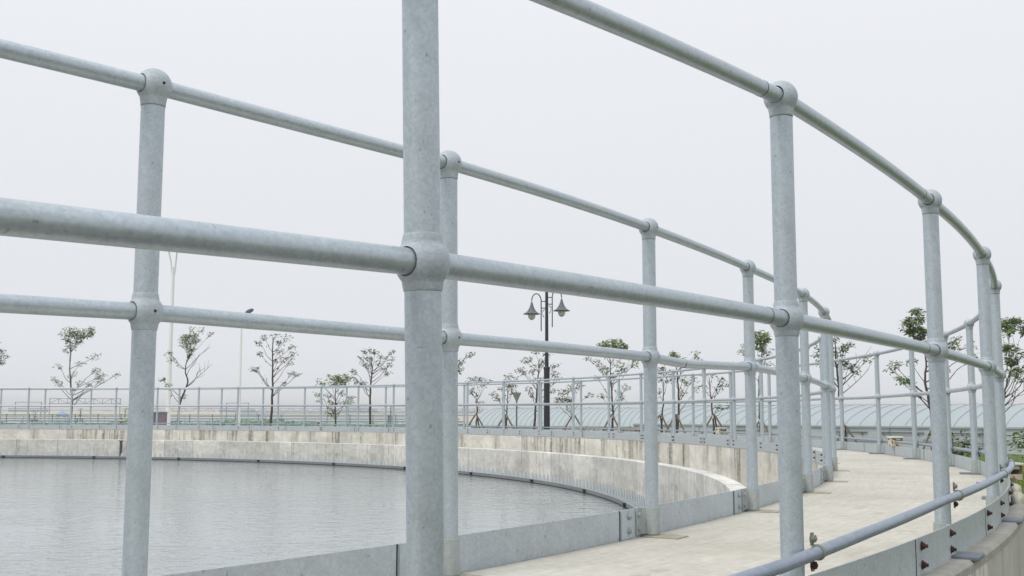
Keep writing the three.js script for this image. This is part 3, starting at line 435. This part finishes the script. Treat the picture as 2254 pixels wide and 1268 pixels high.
  bank('earth_bank', -200, -96, -400, 3.1, 9, 0xb5ad9d, 501); bank('earth_bank', -98, 20, -430, 2.2, 8, 0xb0a99c, 502);
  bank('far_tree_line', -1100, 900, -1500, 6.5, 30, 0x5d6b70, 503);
  bank('mud_flat', -150, 10, -220, 0.5, 14, 0xa39d92, 504);
  // kiosk and cabinets
  const k = thing('field_kiosk', 'little blue roofed kiosk on the field behind the leftmost tree', 'kiosk', -100.4, -2, -250);
  mesh('roof', new THREE.CylinderGeometry(0.1, 2.1, 0.8, 4).rotateY(Math.PI / 4).scale(0.8, 1, 0.6).translate(0, 2.5, 0), new THREE.MeshStandardMaterial({ color: 0x7d9abb, roughness: 0.6 }), k);
  for (const x of [-1, 1]) for (const z of [-0.6, 0.6]) mesh('post', box(0.16, 2.1, 0.16, x, 1.05, z), new THREE.MeshStandardMaterial({ color: 0x7d9abb, roughness: 0.6 }), k);
  mesh('panel', box(1.2, 1.1, 0.1, 0, 0.75, 0.2), whitePaint, k); 
  [['dark grey electrical cabinet beside the tall white lamp post', -19.2, 0x55585c], ['purplish grey electrical cabinet right of the darker cabinet', -18.72, 0x6d6470]].forEach(([lab, x, c]) => {
    const t = thing('utility_cabinet', lab, 'cabinet', x, -2, -60, 0.1, 'electrical cabinets'), m = new THREE.MeshStandardMaterial({ color: c, roughness: 0.6 });
    mesh('body', new RoundedBoxGeometry(0.42, 2.4, 0.4, 1, 0.02).translate(0, 1.25, 0), m, t); mesh('door', box(0.36, 2.1, 0.02, 0, 1.3, 0.21), m, t); mesh('roof', box(0.48, 0.05, 0.46, 0, 2.48, 0), greyPaint, t);
  });
}

// ---------------------------------------------------------------- young trees in a ring round the tank
const barkTex = dataTex(128, 256, (u, v) => { const k = 0.7 + 0.6 * nB(u, v * 0.3); return [76 * k, 68 * k, 62 * k]; });
const bark = new THREE.MeshStandardMaterial({ map: rep(barkTex, 3, 1.5), color: 0xffffff, roughness: 0.95 }), stakeM = new THREE.MeshStandardMaterial({ color: 0x6e6356, roughness: 0.9 }), wrapM = new THREE.MeshStandardMaterial({ color: 0xcfc9bb, roughness: 0.9 });
const leafM = new THREE.MeshStandardMaterial({ vertexColors: true, roughness: 0.75, side: THREE.DoubleSide });
const PAL = { d: [[0.075, 0.112, 0.05], [0.14, 0.19, 0.075]], m: [[0.09, 0.145, 0.05], [0.19, 0.27, 0.075]], b: [[0.08, 0.135, 0.046], [0.25, 0.34, 0.08]] };
function leafCloud(list, pal, seed, size) {
  const r = rng(seed), pos = [], col = [];
  for (const [x, y, z, rad, n, bright] of list) for (let i = 0; i < n; i++) {
    let a, b, c; do { a = r() * 2 - 1; b = r() * 2 - 1; c = r() * 2 - 1; } while (a * a + b * b + c * c > 1);
    const px = x + a * rad * 1.15, py = y + b * rad, pz = z + c * rad, L = size * (0.6 + 0.8 * r()), W = L * (0.3 + 0.16 * r()), az = r() * 6.283, dr = -0.9 + 1.3 * r(), ro = (r() - 0.5) * 1.6;
    const d = V(Math.cos(az) * Math.cos(dr), Math.sin(dr), Math.sin(az) * Math.cos(dr)), s = V(-Math.sin(az), 0, Math.cos(az)).applyAxisAngle(d, ro), up = d.clone().cross(s);
    const A = V(px, py, pz), B = A.clone().addScaledVector(d, L * 0.5).addScaledVector(s, W * 0.5).addScaledVector(up, W * 0.16), C = A.clone().addScaledVector(d, L), E = A.clone().addScaledVector(d, L * 0.5).addScaledVector(s, -W * 0.5).addScaledVector(up, W * 0.16), M = A.clone().addScaledVector(d, L * 0.5);
    for (const q of [A, B, M, M, B, C, A, M, E, M, C, E]) pos.push(q.x, q.y, q.z);
    const t = Math.min(1, r() * (bright ? 1 : 0.75)), g = [0, 1, 2].map((k) => pal[0][k] + (pal[1][k] - pal[0][k]) * t); for (let k = 0; k < 12; k++) col.push(...g);
  }
  const g = new THREE.BufferGeometry(); g.setAttribute('position', new THREE.Float32BufferAttribute(pos, 3)); g.setAttribute('color', new THREE.Float32BufferAttribute(col, 3)); g.computeVertexNormals(); return g;
}
function tree(label, [x, z, kind, staked, trunk, clumps], seed) {
  const dy = -0.42 - terrainY(x, z); trunk = trunk.map(([a, c], i) => [a, c + (i ? dy : 0)]); clumps = clumps.map(([a, c, e, n]) => [a, c + dy, e, n]);
  const r = rng(seed), t = thing('young_tree', label, 'tree', x, terrainY(x, z), z, 0, 'young trees planted round the tank');
  const H = trunk.at(-1)[1], curve = new THREE.CatmullRomCurve3(trunk.map(([a, b]) => V(a, b, 0))), N = 16, pts = curve.getPoints(N).map((p, i) => V(p.x + (i ? (r() - 0.5) * 0.03 : 0), p.y, (r() - 0.5) * 0.05)), r0 = 0.02 + 0.0095 * H;
  const rads = pts.map((_, i) => r0 * (1 - 0.72 * i / N)), wood = [pipe(pts, rads, 8)], leaves = [];
  const depthOf = () => (r() - 0.5) * 0.9;
  for (const [cx, cy, cr, n] of clumps) {
    const reach = Math.abs(cx - curve.getPoint(0.6).x), cz = depthOf() * Math.min(1, 0.35 + reach), y0 = Math.max(0.32 * H, Math.min(H * 0.96, cy - 0.35 * Math.abs(cx) - 0.30 - 0.35 * r()));
    let bi = 0; for (let i = 0; i <= N; i++) if (Math.abs(pts[i].y - y0) < Math.abs(pts[bi].y - y0)) bi = i;
    const b = pts[bi], e = V(cx, cy - cr * 0.3, cz), len = b.distanceTo(e), m1 = b.clone().lerp(e, 0.35).add(V((r() - 0.5) * 0.12 * len, -0.06 * len * r(), (r() - 0.5) * 0.1)), m2 = b.clone().lerp(e, 0.7).add(V((r() - 0.5) * 0.12 * len, 0.02 * len, (r() - 0.5) * 0.1));
    const lp = new THREE.CatmullRomCurve3([b, m1, m2, e]).getPoints(8), w = Math.min(rads[bi] * 0.55, 0.007 + 0.007 * len); wood.push(pipe(lp, lp.map((_, i) => w * (1 - 0.7 * i / 8)), 5));
    if (n === 0) for (let k = 0; k < 4; k++) { const s = lp[3 + k], q = s.clone().add(V((r() - 0.3) * 0.5 * Math.sign(cx || 1), 0.1 + 0.3 * r(), (r() - 0.5) * 0.3)); wood.push(pipe([s, s.clone().lerp(q, 0.5).add(V(0, -0.03, 0)), q], [0.006, 0.005, 0.003], 4)); }
    else { const rad = Math.max(0.13, cr * 1.12); for (let k = 0; k < 3 + (n > 40 ? 4 : 0); k++) { const f = r() * 6.3, q = e.clone().add(V(Math.cos(f) * rad, (r() - 0.2) * rad, Math.sin(f) * rad)); wood.push(pipe([lp[6], lp[7].clone().lerp(q, 0.5), q], [0.005, 0.004, 0.003], 4)); leaves.push([q.x, q.y, q.z, rad * 0.45, Math.max(5, Math.round(n * 0.22)), n > 40]); } leaves.push([cx, cy, cz, rad, Math.round(n * (n > 40 ? 1.7 : 1.3)), n > 40]); if (r() < 0.5) { const s = lp[4]; leaves.push([s.x, s.y, s.z, 0.07, 4, false]); } }
  }
  mesh('trunk', merge(wood), bark, t); mesh('crown', leafCloud(leaves, PAL[kind], seed + 1, 0.108), leafM, t);
  if (staked) for (let k = 0; k < 3; k++) { const f = k * 2.09 + 0.5 + r() * 0.5, d = 0.62; mesh('stake', bar(V(Math.cos(f) * d, -0.05, Math.sin(f) * d), V(Math.cos(f) * 0.03, 0.78 + 0.1 * r(), Math.sin(f) * 0.03), 0.03, 6), stakeM, t); }
  if (staked) mesh('tie', new THREE.CylinderGeometry(r0 * 1.25, r0 * 1.3, 0.1, 10).translate(trunk[1][0] * 0.9 / trunk[1][1], 0.76, 0), wrapM, t);
}
const TREES = [
[-21.32,-45.52,'d',0,[[0,0],[0.09,1.78],[0.19,2.9]],[[0.56,3.36,0.09,14],[0.56,3.09,0.15,20],[0.74,3.12,0.11,16],[0.47,2.9,0.11,16],[0.09,3.64,0.17,22],[-0.19,3.27,0.15,20]]],
[-18.18,-46.01,'m',0,[[0,0],[0.06,1.42],[-0.06,2.36],[-0.09,3.58]],[[-0.19,4.18,0.24,65],[0.19,4.09,0.24,65],[0.56,4.09,0.21,56],[0.0,3.86,0.24,65],[-0.09,3.58,0.15,20],[0.66,4.31,0.11,36],[-0.32,3.96,0.17,22],[-0.23,3.43,0.09,14],[0.85,3.17,0.17,22],[0.32,2.87,0.08,12],[-0.62,2.79,0.13,18],[0.9,2.64,0.15,20],[0.94,2.36,0.11,16],[-0.66,2.26,0.09,14],[-0.56,2.08,0.13,18],[0.09,2.36,0.09,14],[0.47,2.08,0.08,12],[0.81,1.98,0.09,14],[1.37,2.39,0.15,20],[1.22,2.17,0.13,18],[1.82,2.45,0.06,10]]],
[-13.78,-46.19,'m',0,[[0,0],[0.06,1.23],[0.36,2.12],[0.23,2.65],[0.36,3.21]],[[0.32,3.87,0.25,65],[0.55,3.97,0.21,56],[0.09,4.03,0.15,20],[0.74,3.84,0.15,20],[0.42,3.53,0.17,48],[0.36,3.25,0.09,14],[0.42,4.35,0.08,12],[0.83,4.31,0.11,16],[1.11,4.16,0.09,14],[-0.4,3.31,0.08,12],[-0.28,3.06,0.08,12],[-0.85,2.27,0.08,12],[-0.53,1.99,0.06,10],[0.09,1.51,0.09,14],[1.23,3.59,0.0,0],[1.32,2.89,0.0,0],[0.89,3.31,0.0,0],[1.04,2.74,0.0,0]]],
[-9.9,-45.86,'d',0,[[0,0],[0.07,1.6],[0.04,2.91],[0.04,3.95]],[[-0.52,3.72,0.13,18],[-0.3,3.95,0.13,18],[0.07,4.04,0.15,20],[0.54,3.95,0.17,22],[0.36,3.72,0.15,20],[-0.45,3.29,0.11,16],[0.26,3.38,0.15,20],[0.49,3.1,0.15,20],[0.92,3.57,0.13,18],[0.82,3.35,0.13,18],[0.92,3.1,0.11,16],[0.69,2.91,0.09,14],[-0.86,2.69,0.11,16],[-0.64,2.63,0.06,10],[0.82,2.5,0.07,12],[1.11,2.45,0.11,16],[0.49,2.07,0.09,14],[0.22,3.01,0.09,14],[-0.39,2.35,0.0,0]]],
[-7.13,-45.33,'b',0,[[0,0],[-0.02,1.22],[-0.04,1.96]],[[-0.09,2.28,0.19,52],[0.28,2.28,0.22,61],[0.09,2.09,0.19,52],[0.46,2.15,0.17,22],[-0.19,2.06,0.15,20],[-0.69,2.15,0.17,22],[-0.52,2.0,0.11,16],[-0.69,1.63,0.09,14],[-0.37,1.59,0.11,16],[-0.65,1.37,0.09,14],[-0.28,1.3,0.13,18],[-0.09,1.22,0.13,18],[0.28,1.26,0.17,22],[0.56,1.32,0.13,18],[0.65,1.48,0.09,14],[-0.33,0.89,0.13,18],[-0.09,0.82,0.09,14],[0.22,1.67,0.09,14]]],
[-5.67,-44.95,'d',0,[[0,0],[-0.02,1.59],[0.02,2.51],[0.02,3.15]],[[-0.4,3.09,0.11,16],[-0.26,3.33,0.11,16],[-0.04,3.39,0.13,18],[0.2,3.33,0.11,16],[0.42,3.15,0.13,18],[0.79,3.33,0.11,16],[0.74,3.09,0.11,16],[-0.09,3.06,0.13,18],[-0.31,2.87,0.11,16],[0.33,2.87,0.11,16],[0.51,2.65,0.11,16],[0.75,2.84,0.09,14],[-0.68,2.51,0.11,16],[-0.72,2.32,0.07,12],[-0.55,2.14,0.13,18],[-0.37,2.08,0.11,16],[-0.13,2.78,0.09,14],[0.61,2.51,0.09,14]]],
[-2.53,-43.9,'d',0,[[0,0],[-0.02,1.57],[0.02,2.83]],[[0.45,2.74,0.13,18],[0.59,2.92,0.11,16],[0.81,3.15,0.11,16],[0.99,3.24,0.07,12],[0.36,2.47,0.09,14],[0.48,2.61,0.11,16],[-0.27,3.18,0.13,18],[0.0,3.36,0.13,18],[-0.45,2.83,0.11,16]]],
[-1.39,-43.42,'d',1,[[0,0],[0.04,1.03],[0.02,1.65]],[[-0.14,2.2,0.11,16],[0.04,2.18,0.12,18],[0.25,2.16,0.11,16],[0.43,2.13,0.09,14],[-0.27,2.04,0.07,12],[-0.2,1.77,0.11,16],[-0.09,1.6,0.07,12],[0.12,1.26,0.07,12],[0.36,2.0,0.05,10]]],
[-0.23,-42.88,'d',1,[[0,0],[0.05,1.03],[0.07,1.73]],[[0.12,2.29,0.07,12],[0.3,2.18,0.07,12],[-0.02,2.11,0.07,12],[0.11,1.9,0.09,14],[-0.19,1.78,0.09,14],[-0.42,1.59,0.11,16],[-0.3,1.43,0.09,14],[0.28,1.9,0.07,12],[0.25,1.69,0.07,12]]],
[0.84,-42.34,'d',0,[[0,0],[0.07,1.2],[0.16,2.24],[0.21,2.93]],[[-0.36,2.84,0.1,16],[-0.19,2.93,0.09,14],[-0.54,2.53,0.1,16],[-0.45,2.41,0.09,14],[-0.1,2.44,0.1,16],[0.21,2.7,0.12,18],[0.42,2.84,0.09,14],[0.16,2.15,0.07,12],[-0.19,1.8,0.1,16],[-0.1,1.63,0.1,16],[0.85,2.7,0.1,16],[0.8,2.41,0.09,14],[0.85,2.24,0.1,16],[0.68,1.75,0.1,16],[0.5,3.1,0.09,14],[0.07,3.19,0.07,12],[0.68,1.98,0.09,14]]],
[2.31,-41.51,'d',1,[[0,0],[-0.02,0.85],[-0.03,1.36]],[[-0.12,1.83,0.08,14],[0.19,1.87,0.12,18],[-0.24,1.7,0.1,16],[-0.49,1.66,0.07,12],[-0.54,1.44,0.08,14],[-0.66,1.33,0.07,12],[-0.32,1.41,0.1,16],[-0.15,1.39,0.1,16],[0.56,1.56,0.08,14],[-0.41,1.33,0.07,12],[0.1,2.0,0.07,12]]],
[3.65,-40.66,'b',1,[[0,0],[0.03,0.93],[-0.03,1.85],[-0.05,2.84]],[[-0.3,3.34,0.18,56],[-0.05,3.39,0.2,61],[0.23,3.43,0.17,52],[0.4,3.31,0.15,48],[-0.05,3.18,0.2,61],[-0.47,3.21,0.12,18],[0.5,3.14,0.1,16],[-0.55,2.76,0.12,18],[-0.38,2.59,0.13,20],[-0.22,2.43,0.15,22],[0.2,2.68,0.15,22],[0.45,2.59,0.15,22],[0.78,2.68,0.15,22],[0.95,2.84,0.08,14],[-0.5,2.18,0.1,16],[0.37,2.43,0.13,20],[0.53,1.85,0.12,18],[0.28,1.68,0.1,16],[-0.38,1.51,0.08,14],[0.4,1.43,0.05,10],[-0.88,2.84,0.05,10],[0.03,2.26,0.13,20]]],
[5.25,-39.52,'d',1,[[0,0],[0.1,1.17],[0.13,1.98]],[[-0.06,2.38,0.1,16],[0.1,2.46,0.1,16],[0.26,2.27,0.1,16],[0.02,2.06,0.08,14],[0.34,2.06,0.06,12],[-0.1,1.66,0.06,12]]],
[5.75,-39.14,'m',1,[[0,0],[0.1,1.17],[0.06,2.13],[0.03,2.69]],[[0.0,2.93,0.13,44],[0.27,2.77,0.11,18],[0.38,2.69,0.11,40],[0.75,2.96,0.13,20],[0.7,2.77,0.1,16],[-0.13,2.21,0.1,16],[0.19,2.13,0.13,20],[0.38,1.97,0.11,18],[0.59,2.05,0.11,18],[0.27,1.57,0.08,14],[0.67,1.73,0.08,14]]],
[6.91,-38.18,'d',1,[[0,0],[-0.08,1.16],[-0.16,2.1]],[[-0.27,2.22,0.09,16],[-0.03,2.18,0.09,16],[0.28,2.02,0.08,14],[-0.27,1.78,0.06,12],[0.2,1.75,0.06,12],[0.36,1.86,0.06,12],[0.12,1.11,0.09,16],[0.44,1.11,0.09,16]]],
[8.23,-36.98,'b',1,[[0,0],[-0.03,1.6],[0.03,2.81]],[[0.02,3.45,0.18,61],[0.17,3.34,0.15,52],[-0.09,3.27,0.14,48],[0.24,3.49,0.09,36],[0.09,3.09,0.14,48],[0.32,2.96,0.11,18],[0.24,2.78,0.09,16],[-0.51,3.12,0.08,14],[-0.59,2.89,0.08,14],[-0.36,2.89,0.08,14],[0.32,2.51,0.08,14],[-0.36,2.51,0.08,14]]],
[9.65,-32.45,'d',1,[[0,0],[-0.11,1.24],[-0.19,2.3],[-0.21,2.9]],[[-0.21,3.03,0.08,16],[-0.37,2.7,0.09,18],[-0.7,2.77,0.09,18],[-0.77,2.57,0.08,16],[-0.11,2.7,0.11,20],[0.03,2.77,0.11,20],[0.16,2.84,0.09,18],[0.36,2.9,0.08,16],[-0.04,2.5,0.11,20],[0.09,2.37,0.11,20],[0.29,2.3,0.09,18],[0.62,2.46,0.08,16],[0.03,2.24,0.09,18],[0.42,2.17,0.08,16],[-0.77,2.37,0.08,16],[-0.44,2.3,0.08,16],[0.82,2.64,0.0,0],[0.76,2.17,0.0,0]]],
[11.33,-30.12,'m',1,[[0,0],[-0.04,0.97],[-0.17,1.71],[-0.11,2.26],[-0.27,2.94]],[[-0.58,3.37,0.12,52],[-0.62,3.24,0.1,20],[-0.33,3.43,0.11,48],[-0.27,3.64,0.1,44],[-0.31,3.18,0.12,52],[-0.46,3.08,0.11,48],[-0.25,2.94,0.12,52],[-0.15,3.12,0.1,44],[-0.89,2.22,0.11,22],[-0.95,2.08,0.09,18],[-0.82,1.83,0.09,18],[-0.95,1.77,0.07,16],[-0.7,1.77,0.07,16],[-0.52,1.71,0.07,16],[0.41,2.69,0.09,18],[0.59,2.85,0.09,18],[0.68,2.75,0.07,16],[0.53,2.63,0.07,16],[1.18,2.75,0.07,16],[1.18,2.47,0.1,20],[1.08,2.3,0.06,14],[-0.46,2.26,0.06,14]]],
[12.35,-28.42,'m',0,[[0,0],[0.14,0.96],[0.23,1.54],[0.42,2.12]],[[0.42,3.23,0.1,48],[0.63,3.26,0.1,48],[0.45,3.07,0.09,44],[0.22,3.2,0.07,16],[0.34,2.93,0.07,16],[0.28,2.56,0.1,48],[0.45,2.53,0.09,20],[0.34,2.41,0.09,20],[0.51,2.24,0.12,52],[0.3,2.24,0.08,18],[0.63,2.41,0.1,22],[0.57,2.01,0.09,20],[0.4,1.95,0.09,20],[0.51,1.77,0.09,20],[0.65,1.95,0.09,20],[1.03,2.59,0.14,61],[1.21,2.24,0.14,27],[0.92,3.05,0.14,61],[0.98,1.66,0.0,0],[0.51,1.42,0.0,0]]],
];
[ 'leafy tree cut off by the left edge', 'tree with a dense heart shaped top at the far left', 'bent tree with a green tuft and bare twigs beside the tall white lamp post', 'open airy tree right of the slim white lamp post', 'small bushy bright green tree low over the railing', 'slender round crowned tree just left of the thick near post', 'sparse tree mostly hidden behind the thick near post', 'small umbrella shaped staked sapling right of the thick near post', 'thin staked sapling left of the garden lamp', 'wispy tall tree just left of the black street lamp', 'low spreading staked sapling right of the black street lamp', 'fuller tree with a bright green top between street lamp and third inner post', 'thin leaning staked tree right of the third inner post', 'tree with several leafy tufts left of the fourth inner post', 'small sparse tree under the fourth inner post rail', 'tree with a bright green tuft behind the fourth inner post', 'wide airy tree behind the sixth inner post', 'tree with a crooked dark trunk behind the third outer post', 'leafy tree at the right edge beyond the outer railing'].forEach((l, i) => tree(l, TREES[i], 1000 + i * 17));

// shrubs and dry garden litter beyond the right hand railing
[['low leafy shrub at the right edge above the white lidded box', 9.1, -19.2, 0.5, 0.62, 420, 'b'], ['small weedy shrub behind the outer toe board at the right', 8.15, -20.5, 0.5, 0.55, 240, 'd'], ['pale weedy plant beside the right edge shrub', 10.4, -21, 0.5, 0.7, 260, 'b']].forEach(([l, x, z, rad, h, n, k], i) => {
  const t = thing('shrub', l, 'shrub', x, -0.42, z), r = rng(700 + i), st = [], lv = [];
  for (let j = 0; j < 16; j++) { const f = r() * 6.3, d = rad * Math.sqrt(r()), q = V(Math.cos(f) * d, h * (0.45 + 0.55 * r()), Math.sin(f) * d); st.push(pipe([V(q.x * 0.2, 0, q.z * 0.2), V(q.x * 0.6, q.y * 0.55, q.z * 0.6), q], [0.012, 0.009, 0.004], 5)); lv.push([q.x, q.y - 0.05, q.z, 0.16, Math.round(n / 16), r() < 0.4], [q.x * 0.7, q.y * 0.6, q.z * 0.7, 0.18, Math.round(n / 24), false]); }
  mesh('stem', merge(st), bark, t); mesh('foliage', leafCloud(lv, PAL[k], 800 + i, 0.1), leafM, t);
});
{
  const r = rng(950), l = []; for (let i = 0; i < 420; i++) { const f = Math.pow(r(), 0.6), x = 2.9 + (r() - 0.5) * 3.6, z = -40.4 + (r() - 0.5) * 1.4, y = -0.42 + 0.33 * (1 - f) * r() + 0.02, s = 0.03 + 0.07 * r(); const g = new THREE.TetrahedronGeometry(s).scale(1.6, 0.6, 1).rotateY(r() * 6).rotateZ(r()).translate(x, y + 0.1, z); l.push(g); }
  tag(mesh('garden_litter', merge(l), new THREE.MeshStandardMaterial({ color: 0x8a7a68, roughness: 1 })), 'heap of dry brown garden litter under the bright topped tree', 'litter', null, 'stuff');
}
renderer.render(scene, camera);
